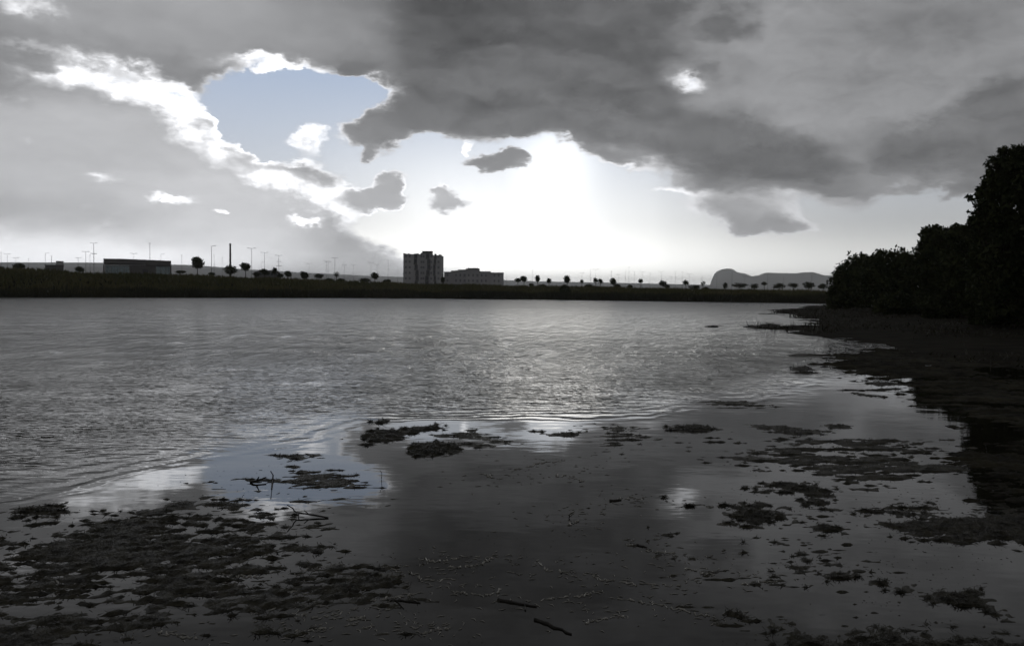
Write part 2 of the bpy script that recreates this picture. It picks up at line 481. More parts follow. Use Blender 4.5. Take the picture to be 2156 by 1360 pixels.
# water, rippled by wind away from the shore and calm in the shallows
CALM_PX = [(-500, 1180), (0, 1075), (160, 1035), (300, 995), (560, 950), (780, 895), (1000, 888), (1150, 884), (1250, 886), (1400, 882), (1520, 868), (1640, 835), (1760, 800), (1900, 775), (2300, 760)]
CALM = [tuple(ground(*p).xy) for p in CALM_PX]
LAKE = CALM + [(400, 60), (400, 600), (-900, 600), (-900, 2)]
wx = np.array([-q for q in geo(22, 900, 30)][::-1] + list(np.arange(-21.6, 22, .28)) + geo(22, 500, 28))
wy = np.array([-60, -30, -15, -8, -4, -1, 1, 2, 3] + list(np.arange(3.2, 14, .12)) + list(np.arange(14, 30, .35)) + geo(30, 320, 60))
X, Y = np.meshgrid(wx, wy)
NT_w = bpy.data.materials.new('water'); NT_w.use_nodes = True; NT[0] = NT_w.node_tree
water = mesh_np('water', np.stack([X, Y, 0 * X], -1).reshape(-1, 3), grid_faces(len(wx), len(wy)), NT_w, smooth=True)
tag(water, kind='structure')
shore = sdf_poly(X, Y, LAKE).ravel().astype(np.float32)
a_s = water.data.attributes.new('offshore', 'FLOAT', 'POINT'); a_s.data.foreach_set('value', shore)
wb = NT_w.node_tree.nodes['Principled BSDF']
wb.inputs['IOR'].default_value = 1.333
at_n = new('ShaderNodeAttribute'); at_n.attribute_name = 'offshore'
wt_c = S(new('ShaderNodeTexCoord').outputs['Object'])
put(wb.inputs['Base Color'], mixc(ramp(noise(wt_c, .8, 4), .35, .65), (.012, .011, .008), (.022, .020, .015)))
off = S(at_n.outputs['Fac']) + (noise(wt_c, .28, 4, .6) - .5) * 2.2
wgeo_x, wgeo_y, _ = sep(wt_c)
warp = vmath('ADD', wt_c, vmath('MULTIPLY', vmath('SUBTRACT', noise(wt_c, .35, 2, .5, True), (.5, .5, .5)), (1.2, 1.2, 0)))
r1 = noise(mapping(warp, rot=(0, 0, rad(8)), scale=(1.25, 3.2, 1), kind='POINT'), 1.0, 3, .55)
r2 = noise(mapping(warp, rot=(0, 0, rad(-14)), scale=(4.0, 7.5, 1), kind='POINT'), 1.0, 2, .5)
gust = ramp(noise(mapping(wt_c, scale=(.10, .05, 1), kind='POINT'), 1.0, 3, .6), .3, .7, .65, 1.15)
band = mth('SINE', (off + (noise(wt_c, .5, 2) - .5) * .8) * 19.0) * ramp(off, -.15, .35) * ramp(off, 2.2, .5)
band = band * ramp(noise(wt_c, .55, 2), .35, .6)
still = noise(mapping(wt_c, scale=(1.2, 2.0, 1), kind='POINT'), 1.0, 3, .5)
r0 = noise(mapping(warp, rot=(0, 0, rad(-6)), scale=(.42, .95, 1), kind='POINT'), 1.0, 2, .5)
put(wb.inputs['Roughness'], ramp(mth('SQRT', mth('MAXIMUM', off, 0.0)), 1.0, 9.0, .03, .27, 'LINEAR'))
f1 = noise(mapping(warp, scale=(2.4, .55, 1), kind='POINT'), 1.0, 3, .55)      # wave groups, seen along their length
f2 = noise(mapping(warp, scale=(1.1, .12, 1), kind='POINT'), 1.0, 3, .6)
far1, far2 = ramp(wgeo_y, 12, 34), ramp(wgeo_y, 38, 90)
amp = ramp(off, -.25, 2.6, 0.0, 1.0) * gust * ramp(wgeo_x, 5.0, 11.0, 1.0, .45) * (ramp(wgeo_y, 34, 110, .78, 2.0) * mixf(far1, 1.0, ramp(noise(mapping(warp, scale=(1.6, .30, 1), kind='POINT'), 1.0, 4, .65), .34, .66, .3, 1.7)))
hgt = amp * (r0 * .12 * ramp(off, 2.0, 14.0) + r1 * (.088 + far1 * .05) + r2 * .032 + f1 * far1 * .44 + f2 * far2 * 1.3) + band * .0035 + still * .0026
bmp = new('ShaderNodeBump'); bmp.inputs['Strength'].default_value = 1.0; bmp.inputs['Distance'].default_value = 1.0
put(bmp.inputs['Height'], hgt)
put(wb.inputs['Normal'], S(bmp.outputs[0]))

# ------------------------------------------------------------------ distant hills
def ridge(name, pts, Y, front, back, seed, rocky=0.0):
    px = np.linspace(pts[0][0], pts[-1][0], 140)
    py = np.interp(px, [p[0] for p in pts], [p[1] for p in pts])
    P = [at(a, b, Y) for a, b in zip(px, py)]
    rows = [(-1, 0), (-.8, .25), (-.55, .5), (-.3, .78), (-.12, .93), (0, 1), (.4, .8), (1, 0)]
    V = []
    for r, k in rows:
        for i, p in enumerate(P):
            yy = Y + (front if r < 0 else back) * r
            nn = fbm(np.array([p.x / (front * .35)]), np.array([yy / (front * .35)]), seed, 4)[0]
            V.append((p.x * (1 + 0 * r), yy + nn * front * .2 * (r != 0), max(p.z, 2) * k * (1 + (nn * .35 if 0 < k < 1 else 0)) - (3 if k == 0 else 0)))
    o = mesh_np(name, V, grid_faces(len(px), len(rows)), M['rock'], smooth=True)
    return tag(o, kind='structure')
ridge('hills', [(-700, 560), (-300, 550), (0, 552.5), (200, 553), (330, 556), (420, 559), (500, 566), (620, 573), (780, 581), (930, 586), (1080, 591.5), (1280, 595), (1500, 600), (1700, 607)], 7000, 2500, 2500, 5)
ridge('hills', [(-500, 566), (-100, 561.5), (200, 562), (350, 563), (480, 567), (620, 577), (740, 584), (860, 593)], 4600, 1300, 1300, 9)
ridge('mountain', [(1489, 612), (1496, 604), (1499, 588), (1503, 578), (1510, 571), (1520, 567), (1530, 565.5), (1541, 566), (1547, 569), (1552, 573), (1560, 575), (1570, 576), (1577, 580),
                   (1583, 582), (1592, 580.5), (1598, 580), (1606, 576), (1614, 574), (1640, 575), (1678, 575.5), (1690, 573.5), (1713, 573), (1722, 576), (1735, 580), (1780, 581), (1850, 592), (1950, 612)], 7600, 420, 120, 21)

# ------------------------------------------------------------------ grass and reeds of the far bank
def blades(name, n, xr, sr, hr, wr, mat, lean=.35):
    x = rng.uniform(xr[0], xr[1], n); s = sr[0] + (sr[1] - sr[0]) * rng.random(n) ** 1.2
    y = far_y(x) + s
    z = gz(x, y)
    clump = .55 + .9 * np.clip(fbm(x * .22, y * .3, 31, 3) + .5, 0, 1)
    h = rng.uniform(hr[0], hr[1], n) * clump; w = rng.uniform(wr[0], wr[1], n)
    a = rng.uniform(-.9, .9, n); l = rng.normal(0, lean, (n, 2)) * h[:, None]
    b = np.stack([x, y, z - .15], 1); d = np.stack([np.cos(a) * w, np.sin(a) * w, 0 * w], 1)
    tip = np.stack([x + l[:, 0], y + l[:, 1], z + h], 1)
    V = np.concatenate([b - d, b + d, tip], 0)
    i = np.arange(n); F = np.stack([i, i + n, i + 2 * n], 1)
    return tag(mesh_np(name, V, F, mat), kind='stuff')
tag(blades('grass', 52000, (-150, 62), (3, 30), (.35, 1.0), (.10, .30), M['grass']), 'olive grass on the far bank of the lake', 'grass')
tag(blades('reeds', 42000, (-150, 62), (-1.2, 6), (.5, 1.5), (.06, .16), M['reed_shaded'], .2), 'dark reeds with painted-in shade along the waterline of the far bank', 'reeds')

def mud_growth():
    n = 26000
    x = rng.uniform(6, 46, n); y = rng.uniform(16, 92, n)
    sd = sdf_poly(x, y, LAND); den = fbm(x * .4, y * .3, 71, 4)
    k = (sd > -.2) & (den > -.02) & (x < y * .75)
    x, y = x[k], y[k]; n = len(x); z = gz(x, y)
    a = rng.uniform(0, 6.28, n); h = rng.uniform(.03, .16, n) * (1 + 1.5 * (rng.random(n) < .06)); w = rng.uniform(.015, .06, n)
    d = np.stack([np.cos(a) * w, np.sin(a) * w, 0 * w], 1); b = np.stack([x, y, z - .02], 1)
    tip = b + np.stack([rng.normal(0, .08, n), rng.normal(0, .08, n), h + .02], 1)
    i = np.arange(n)
    tag(mesh_np('weeds', np.concatenate([b - d, b + d, tip], 0), np.stack([i, i + n, i + 2 * n], 1), M['weed']), 'low dark growth scattered over the mud flat under the right trees', 'weeds', kind='stuff')
mud_growth()

# ================================================================== far buildings
def place(px, Y):
    """a spot on the ground in the direction of px, Y metres off"""
    p = at(px, 600, Y); return Vector((p.x, Y, float(gz(p.x, Y)) - .05))
def zpix(px, py, Y): return at(px, py, Y).z

M['pane'] = material('pane', (.16, .16, .175), (.22, .22, .23), .4, .4, 2)
def face(t):
    """turn a building's front squarely towards the lake's near shore"""
    a = math.atan2(t.location.x, t.location.y)
    t.rotation_euler.z = -a; t.scale.x = math.cos(a)

def tower():
    Y = 470.0
    o = place(888, Y); xl, xr = at(849, 560, Y).x - o.x, at(929, 560, Y).x - o.x
    zl = zpix(870, 535, Y) - o.z; zr = zpix(910, 537.5, Y) - o.z; zp = zpix(898, 529.3, Y) - o.z
    t = empty('apartment_tower', o); D = 16.0
    tag(t, 'tallest pale apartment tower with a dark balcony strip and a rooftop box', 'building')
    x1 = xl + (xr - xl) * .45; x2 = x1 + (xr - xl) * .27
    m = MB(); m.box(xl, x1, 0, D, -1, zl); m.box(x1 + .003, x2 - .003, .9, D, -1, zl + .3); m.box(x2, xr, -.6, D, -1, zr)
    m.build('wall', M['render'], t)
    for q in np.linspace(xl, xr - 1.4, 9):
        zz = zl if q < x1 else (zl + .3 if q < x2 - 1 else zr)
        if rng.random() < .75: MB().box(q, q + rng.uniform(.8, 1.5), .05, 1.2, zz + .003, zz + rng.uniform(.18, .5)).build('parapet', M['render_dark'], t)
    b = MB().box(at(888, 530, Y).x - o.x, at(908, 530, Y).x - o.x, 2, 9, zl, zp).build('penthouse', M['render_dark'], t)
    MB().box(at(887, 530, Y).x - o.x, at(909, 530, Y).x - o.x, 1.7, 9.3, zp, zp + .25).build('roof_slab', M['roof'], b)
    nf = 6; fh = zl / nf
    # the curved dark balcony strips
    for k, (c0, c1, wob) in enumerate(((.30, .37, .025), (.60, .68, -.03), (.80, .85, .015))):
        for f in range(nf):
            s = math.sin(f * 1.1 + k) * wob
            a, bb = xl + (xr - xl) * (c0 + s), xl + (xr - xl) * (c1 + s + .02)
            yy = -.62 if a > x2 - .2 else -.02
            w = MB().box(a, bb, yy - .75, yy - .03, f * fh + .25, f * fh + .42); w.box(a, bb, yy - .75, yy - .68, f * fh + .42, f * fh + 1.1)
            bal = w.build('balcony', M['render_dark'], t)
            MB().box(a + .1, bb - .1, yy - .03, yy + .012, f * fh + .43, f * fh + fh + .2).build('door', M['recess'], bal)
    for f in range(nf):
        for c in (.07, .17, .47, .53, .74, .93):
            a = xl + (xr - xl) * c
            yy = (-.6 if a > x2 else (.9 if a > x1 else 0))
            w = MB().box(a - .55, a + .55, yy - .06, yy + .06, f * fh + 1.1, f * fh + 2.4).build('window', M['trim'], t)
            MB().box(a - .45, a + .45, yy - .075, yy - .063, f * fh + 1.2, f * fh + 2.3).build('pane', M['pane'], w)
tower()

def low_block():
    Y = 480.0
    o = place(997, Y); X_ = lambda px: at(px, 590, Y).x - o.x; Z_ = lambda px, py: zpix(px, py, Y) - o.z
    t = empty('apartment_block', o)
    tag(t, 'long low apartment block with a stepped roof beside the tall tower', 'building')
    m = MB(); steps = [(935, 950, 573.5), (950, 964, 571), (964, 981, 569), (981, 1008, 567), (1008, 1032, 573), (1032, 1060, 575.5)]
    for i, (a, b, y) in enumerate(steps): m.box(X_(a) + .002, X_(b) - .002, (i % 3) * .5, 13, -1, Z_(a, y))
    m.build('wall', M['render'], t)
    r = MB()
    for i, (a, b, y) in enumerate(steps): r.box(X_(a) - .1, X_(b) + .1, (i % 3) * .5 - .35, 13.2, Z_(a, y) + .003 * i + .003, Z_(a, y) + .35 + .02 * i)
    r.build('roof', M['render_dark'], t)
    MB().box(X_(984), X_(1006), 2, 8, Z_(984, 567) + .4, Z_(984, 566)+.5).build('penthouse', M['render_dark'], t)
    top = Z_(1000, 575); fh = top / 3
    for f in range(3):
        for px in range(940, 1058, 9):
            i = [k for k, s in enumerate(steps) if s[0] <= px < s[1]][0]
            yy = (i % 3) * .5; x = X_(px + 2)
            if steps[i][1] - px < 5: continue
            big = (px // 9) % 3 == 0
            w = MB().box(x - (.9 if big else .5), x + (.9 if big else .5), yy - .05, yy + .05, f * fh + (.3 if big else 1), f * fh + fh - .5).build('window', M['trim'], t)
            MB().box(x - .4, x + .4, yy - .068, yy - .053, f * fh + 1.1, f * fh + fh - .6).build('pane', M['pane'], w)
    # link wing towards the tower
    lw = MB().box(X_(929), X_(935) - .01, 1, 6, -1, Z_(930, 583)).build('link_wall', M['render_dark'], t)
low_block()

def pavilion():
    Y = 232.0
    o = place(290, Y); X_ = lambda px: at(px, 560, Y).x - o.x
    zl, zr = zpix(219, 545.5, Y) - o.z, zpix(361, 549, Y) - o.z
    t = empty('pavilion', o)
    tag(t, 'flat roofed dark pavilion with glazed ends, standing alone on the bank', 'building')
    zt = (zl + zr) / 2; D = 11; xl, xr = X_(219), X_(361)
    r = MB(); n = 8
    for k in range(n):     # the roof fascia drops a little to the right
        a, b = xl + (xr - xl) * k / n, xl + (xr - xl) * (k + 1) / n
        z = zl + (zr - zl) * max(0, (k - 2.5) / (n - 2.5))
        r.box(a, b, -.9, D, zl - 1.25 - (.3 if k > 4 else 0), z)
    r.build('roof', M['render_dark'], t)
    xa, xb = X_(272), X_(328)
    zs = zl - 1.55
    MB().box(xa, xb, -.2, D - 1, -.5, zs - .003).build('wall', M['render_dark'], t)
    MB().box(X_(300), X_(312), -.28, -.203, 0, 2.6).build('door', M['recess'], t)
    for (a, b, nn) in ((X_(222), xa - .02, 5), (xb + .02, X_(359), 3)):
        for k in range(nn):
            p, q = a + (b - a) * k / nn, a + (b - a) * (k + 1) / nn
            w = MB(); w.box(p, p + .14, -.1, .06, 0, zs - .005); w.box(p + .14, q, -.1, .06, 0, .15); w.box(p + .14, q, -.1, .06, zs - .2, zs - .005)
            f = w.build('window', M['steel'], t)
            MB().box(p + .15, q - .01, -.02, .0, .16, zs - .21).build('pane', M['glass_wall'], f)
    for px in (219.8, 360.2):
        MB().box(X_(px) - .2, X_(px) + .2, -.75, -.35, -.5, zs).build('column', M['render_dark'], t)
    return t
# clear glazing: the sky behind shows through the glass ends
gm = bpy.data.materials.new('glass_wall'); gm.use_nodes = True; NT[0] = gm.node_tree
gb = gm.node_tree.nodes['Principled BSDF']
gb.inputs['Base Color'].default_value = (.42, .5, .52, 1); gb.inputs['Transmission Weight'].default_value = .75
gb.inputs['Roughness'].default_value = .05; gb.inputs['IOR'].default_value = 1.02
M['glass_wall'] = gm
face(pavilion())

def shed():
    Y = 250.0
    o = place(114, Y); X_ = lambda px: at(px, 565, Y).x - o.x; Z_ = lambda px, py: zpix(px, py, Y) - o.z
    t = empty('shed', o)
    tag(t, 'small dark flat roofed shed with a pale box on its roof', 'building')
    MB().box(X_(95), X_(134), 0, 5, -.5, Z_(110, 559)).build('wall', M['render_dark'], t)
    MB().box(X_(94), X_(135), -.3, 5.3, Z_(110, 559) + .003, Z_(110, 558)).build('roof', M['roof'], t)
    MB().box(X_(118), X_(134), 1, 4, Z_(110, 558) + .003, Z_(126, 549.5)).build('roof_box', M['render'], t)
    MB().box(X_(101), X_(106), -.05, -.004, -.4, 2.2).build('door', M['recess'], t)
    MB().box(X_(112), X_(117), -.05, -.004, 1.2, 2.2).build('window', M['glass'], t)
    return t
face(shed())
def hall():
    Y = 300.0
    o = place(562, Y); X_ = lambda px: at(px, 575, Y).x - o.x; Z_ = lambda px, py: zpix(px, py, Y) - o.z
    t = empty('low_hall', o)
    tag(t, 'long grey low hall half hidden by trees right of the round trees', 'building')
    MB().box(X_(536), X_(589), 0, 9, -.5, Z_(560, 573.5)).build('wall', M['render_dark'], t)
    m = MB(); x0, x1, z = X_(535), X_(590), Z_(560, 573.4)
    b = len(m.v); m.v += [(x0, -.5, z), (x1, -.5, z), (x1, 9.5, z), (x0, 9.5, z), (x0 + 2, 4.5, z + .8), (x1 - 2, 4.5, z + .8)]
    m.f += [(0, 1, 5, 4), (2, 3, 4, 5), (1, 2, 5), (3, 0, 4), (3, 2, 1, 0)]
    m.build('roof', M['roof'], t)
    for k in range(6): MB().box(X_(541 + 8 * k) - .4, X_(541 + 8 * k) + .4, -.05, -.004, 2.4, 3.6).build('window', M['glass'], t)
    return t
face(hall())
def chimney():
    Y = 300.0
    o = place(485, Y); h = zpix(485, 513, Y) - o.z
    c = MB().tube([(0, 0, -.5), (0, 0, h * .5), (0, 0, h)], [.42, .34, .29], 12).build('chimney', M['render_dark'], loc=o)
    tag(c, 'tall slim dark chimney rising behind a spiky shrub', 'chimney')
    MB().tube([(0, 0, h - .35), (0, 0, h)], [.35, .35], 12).build('rim', M['roof'], c)
chimney()

# ================================================================== lamp posts along the roads behind the bank
def lamp(px, py, kind, label, group, r=.09):
    hz = 612 + (px - 1078) * .00873
    Y = 330.0
    for _ in range(4):
        zg = place(px, Y).z; Y = (zg + (10.5 if kind != 'm' else 15.5) - 1.7) * F0 / (hz - py)
    Y = min(max(Y, 215), 900)
    o = place(px, Y); h = zpix(px, py, Y) - o.z; r *= .68
    p = MB().tube([(0, 0, -.3), (0, 0, h * .6), (0, 0, h)], [r * 1.3, r, r * .75], 6)
    arms = {'s': [], 'a': [1], 't': [-1, 1], 'm': [-1, 1], 'x': [-1, 1]}[kind]
    for s in arms: p.tube([(0, 0, h - .1), (s * .5, 0, h), (s * .9, 0, h + .02)], [.05, .045, .045], 5)
    if kind == 'x':
        for k, w in ((.78, .9), (.62, 1.2)): p.tube([(-w, 0, h * k), (w, 0, h * k)], [.07, .07], 5)
    if kind == 'm': p.box(-1.3, 1.3, -.1, .1, h * .72, h * .72 + .2)
    q = p.build('lamp_post', M['steel'], loc=o)
    for s in (arms or [0]):
        MB().box(s * 1.1 - .28, s * 1.1 + .28, -.14, .14, h + .01, h + .13).build('lamp_head', M['steel'], q)
    return tag(q, label, 'lamp post', group)
G_ = 'lamp posts behind the far bank'
def lamps(group_label, items, shared):
    for (px, py, kind, *rest) in items:
        r = rest[1] if len(rest) > 1 else .08
        lab = rest[0] if rest and rest[0] else shared
        lamp(px, py, kind, lab, G_ if lab != shared else group_label, r)
lamps('thin lamp posts at the left frame edge', [
  (3, 532, 's'), (16, 535, 't'), (34, 543, 't'), (61, 545, 's'), (96, 533, 'a')], 'faint lamp post standing left of the small shed with the roof box')
lamps('thin lamp posts between shed and pavilion', [
  (109, 540, 's', 'short dark pole rising straight out of the shed roof', .13), (165, 543, 't', 'short dark lamp post above the dome bush between shed and pavilion', .11),
  (181, 530, 't', 'double armed lamp post just left of the tallest mast near the pavilion', .09), (190, 538, 's', 'plain thin pole squeezed between the double armed post and the tall mast'),
  (198, 512, 'm', 'tallest mast with a crossbar part way up, left of the pavilion', .14)], '')
lamps('lamp posts around the pavilion', [
  (282, 534, 't', 'short double armed lamp post peeping over the middle of the pavilion roof'), (316, 513, 's', 'tall thin pole rising over the right half of the pavilion roof', .09),
  (339, 535, 'a', 'faint lamp post peeping over the right end of the pavilion roof', .05), (383, 538, 's', 'thin lamp post between the pavilion and the biggest round tree')], '')
lamps('lamp posts around the chimney', [
  (445.5, 518, 'a', 'tall thin lamp post midway between biggest round tree and chimney', .1), (451, 538, 's', 'shorter thin pole right beside the tall post before the chimney', .08),
  (468, 543, 's', 'faint short pole just left of the chimney', .06), (530, 523, 't', 'tall lamp post right against the second round tree', .09),
  (557, 532, 't', 'lamp post above the left end of the long low hall'), (551, 552, 'a', 'very short lamp post above the low hall, lower than its neighbour', .06),
  (587, 538, 'x', 'utility pole with several cross arms at the right end of the low hall', .1)], '')
lamps('faint lamp posts between low hall and tower', [
  (651, 555, 't'), (687, 550, 't'), (691, 552, 't'), (705, 543, 't', 'taller lamp post beside the thin crooked tree left of the tower'), (725, 558, 't'),
  (744, 558, 't'), (781, 553, 't'), (794, 557, 't'), (817, 549, 's', 'thin straight pole nearest to the left wall of the tower'), (837, 561, 's', 'faint stub of a pole almost touching the tower')],
  'faint double armed lamp post in the row between low hall and tower')
lamps('thin lamp posts between low block and mountain', [
  (1066, 580, 's'), (1121, 562, 's'), (1225, 575, 't'), (1243, 567, 's'), (1254, 567, 't'), (1287, 572, 's'), (1302, 578, 't'), (1317, 570, 's'), (1324, 563, 's'), (1335.5, 573, 's'),
  (1352, 572, 't'), (1368.5, 575, 's'), (1392, 572, 't'), (1413, 582, 's'), (1422, 572, 's'), (1436, 573, 's'), (1451, 577, 't'), (1461, 590, 's'), (1478, 580, 's')],
  'thin lamp post in the long row between low apartment block and grey mountain')
lamps('thin lamp posts in front of the mountain', [
  (1509, 580, 's'), (1541, 574, 's'), (1568, 582, 't'), (1616, 577, 's'), (1650, 584, 's'), (1709, 575, 's')], 'thin lamp post standing in front of the grey mountain')

# ================================================================== trees
def leaves(blobs, n, size, seed, shell=.55, lumpy=1.0):
    """leaf-sized faces through the volume of some ellipsoids"""
    R = np.random.default_rng(seed)
    B = np.array(blobs, float)                     # cx, cy, cz, rx, ry, rz
    vol = (B[:, 3] * B[:, 4] * B[:, 5]) ** .75
    pick = R.choice(len(B), n, p=vol / vol.sum())
    d = R.normal(size=(n, 3)); d /= np.linalg.norm(d, axis=1)[:, None]
    rr = (R.random(n) ** (1 / 3)) * (1 - shell) + shell * (R.random(n) ** .22)
    # uneven surface: directions bulge and dip
    lump = 1 + lumpy * (.30 * np.sin(d[:, 0] * 5 + pick * 1.7) * np.sin(d[:, 2] * 6 + pick) + .14 * np.sin(d[:, 1] * 13 + d[:, 0] * 11 + pick * 3)) + R.normal(0, .05, n)
    P = B[pick, :3] + d * (rr * lump)[:, None] * B[pick, 3:]
    u = R.normal(size=(n, 3)); u /= np.linalg.norm(u, axis=1)[:, None]
    w = np.cross(u, R.normal(size=(n, 3))); w /= np.linalg.norm(w, axis=1)[:, None]
    s = size * R.uniform(.6, 1.35, n)[:, None]
    V = np.concatenate([P - u * s, P + w * s * .5, P + u * s, P - w * s * .5], 0)
    i = np.arange(n)
    return V, np.stack([i, i + n, i + 2 * n, i + 3 * n], 1)

def near_tree(name, label, cat, base, Yb, lumps, n, size, seed, group, shell=.5):
    b = place(base, Yb)
    t = empty(name, b); tag(t, label, cat, group)
    bl = []
    for q in lumps:
        Y = Yb + (q[4] if len(q) > 4 else 0)
        c = at(q[0], q[1], Y) - b; k = Y / F0
        bl.append((c.x, c.y, c.z, q[2] * k, (q[2] + q[3]) * .5 * k, q[3] * k))
    V, F = leaves(bl, n, size, seed, shell)
    V = V[:, :]; V[:, 2] = np.maximum(V[:, 2], -.1)
    mesh_np('crown', V, F, M['leaf'], t)
    m = MB()
    R = random.Random(seed)
    for k in range(3 if cat == 'tree' else 5):
        a = R.uniform(0, 6.28); x0, y0 = math.cos(a) * .25, math.sin(a) * .25
        for c in bl:
            if R.random() > .55: continue
            mid = (c[0] * .45 + x0 + R.uniform(-.3, .3), c[1] * .45 + y0, c[2] * .5)
            r = .11 if cat == 'tree' else .05
            m.tube([(x0, y0, -.3), mid, (c[0], c[1], c[2])], [r, r * .6, r * .2], 6, False)
    if cat == 'tree': m.tube([(0, 0, -.3), (.1, 0, 1.2), (.1, .1, 2.6)], [.24, .19, .13], 9, False)
    m.build('trunk', M['bark'], t)
    return t
GT = 'trees and shrubs on the right bank'
near_tree('shrub', 'rounded shrub farthest down the right bank, touching the water beside the mountain', 'shrub', 1790, 86,
  [(1778, 600, 28, 34), (1762, 622, 20, 24), (1802, 577, 34, 36), (1832, 566, 36, 32), (1792, 634, 36, 18), (1815, 610, 40, 36), (1752, 640, 12, 14), (1771, 578, 14, 18)], 15000, .16, 101, GT)
near_tree('shrub', 'broad level topped shrub between the farthest shrub and the two stepped trees', 'shrub', 1870, 73,
  [(1870, 556, 44, 28), (1846, 598, 44, 42), (1908, 560, 40, 34), (1880, 610, 56, 40), (1918, 600, 36, 50), (1890, 640, 50, 20)], 17000, .15, 102, GT)
near_tree('tree', 'smaller stepped tree with ragged tufts, left of the tallest dark tree', 'tree', 1985, 60,
  [(1962, 500, 22, 22), (1984, 512, 30, 30), (1950, 518, 17, 18), (1962, 560, 42, 48), (2005, 575, 45, 50), (1990, 630, 60, 38), (1948, 486, 8, 8), (1972, 482, 10, 9), (2012, 492, 22, 18)], 20000, .13, 103, GT)
near_tree('tree', 'dark tree filling the step between ragged tufted tree and tallest tree', 'tree', 2040, 51,
  [(2026, 500, 28, 24), (2040, 540, 40, 55), (2052, 610, 55, 60), (2015, 590, 36, 50), (2060, 490, 30, 30)], 18000, .12, 104, GT)
near_tree('tree', 'tallest dark tree at the right frame edge, leafy twigs poking left', 'tree', 2140, 38,
  [(2135, 348, 36, 34), (2105, 365, 28, 36), (2150, 330, 26, 22), (2088, 395, 22, 30), (2072, 425, 20, 28), (2082, 470, 36, 40), (2056, 462, 15, 12), (2140, 440, 58, 78), (2118, 545, 68, 78), (2045, 448, 9, 4),
   (2040, 414, 8, 3.5), (2044, 420, 6, 5), (2062, 400, 9, 8), (2112, 318, 12, 9), (2170, 370, 50, 66), (2205, 350, 62, 60), (2110, 630, 58, 56), (2190, 540, 80, 100), (2080, 345, 7, 6), (2092, 332, 6, 5)], 46000, .095, 105, GT, .45)
near_tree('bush', 'low dark bush at the foot of the level topped shrub by the mud', 'bush', 1905, 62, [(1900, 640, 48, 22), (1870, 648, 30, 14), (1945, 645, 40, 20)], 7000, .12, 106, GT)
near_tree('bush', 'low dark bush at the foot of the stepped trees, beside the mud flat', 'bush', 2000, 52, [(1995, 650, 52, 26), (2045, 645, 44, 34), (1965, 660, 24, 12)], 8000, .11, 107, GT)
near_tree('bush', 'low dark bush at the foot of the tallest tree, by the frame edge', 'bush', 2120, 40, [(2090, 665, 50, 26), (2150, 655, 56, 44), (2060, 676, 22, 10)], 9000, .09, 108, GT)
near_tree('tree', 'dark tree cut by the right frame edge behind the tallest tree', 'tree', 2330, 34,
  [(2300, 400, 90, 90), (2340, 330, 70, 60), (2290, 520, 110, 110), (2400, 480, 110, 150), (2300, 630, 110, 70)], 22000, .11, 109, GT)

def far_tree(label, px, py, rx, ry, Y, trunk_y=None, seed=0, lumps=None, name='tree', n=420, group='small trees behind the far bank'):
    """trunk_y: where the trunk meets the bank in the photo (it stands on the ground there); None: a bush"""
    b = place(px, Y); k = Y / F0
    t = empty(name, b); tag(t, label, 'tree' if name.endswith('tree') else 'bush', group)
    R = random.Random(seed + int(px))
    L = lumps or [(0, 0, .92, .92)] + [(R.uniform(-.5, .5), R.uniform(-.45, .45), R.uniform(.4, .62), R.uniform(.4, .62)) for _ in range(6)]
    bl = []
    for (ox, oy, ax, ay) in L:
        c = at(px + ox * rx, py + oy * ry, Y) - b
        bl.append((c.x, R.uniform(-.3, .3) * rx * k, c.z, ax * rx * k, (rx + ry) * .5 * k * ax, ay * ry * k))
    size = max(.17, min(rx, ry) * k * .2)
    V, F = leaves(bl, n, size, seed + 3, .2, .5)
    if trunk_y is None: V[:, 2] = np.maximum(V[:, 2], -.2)
    mesh_np('crown', V, F, M['leaf_far'], t)
    cz = (at(px, py, Y) - b).z
    m = MB().tube([(0, 0, -.4), (.05, 0, cz * .5), (0, 0, cz)], [.15, .11, .07], 6)
    for c in bl[1:5]: m.tube([(0, 0, cz * .85), (c[0] * .9, c[1] * .9, c[2])], [.04, .02], 5)
    m.build('trunk', M['bark'], t)
Lp = None
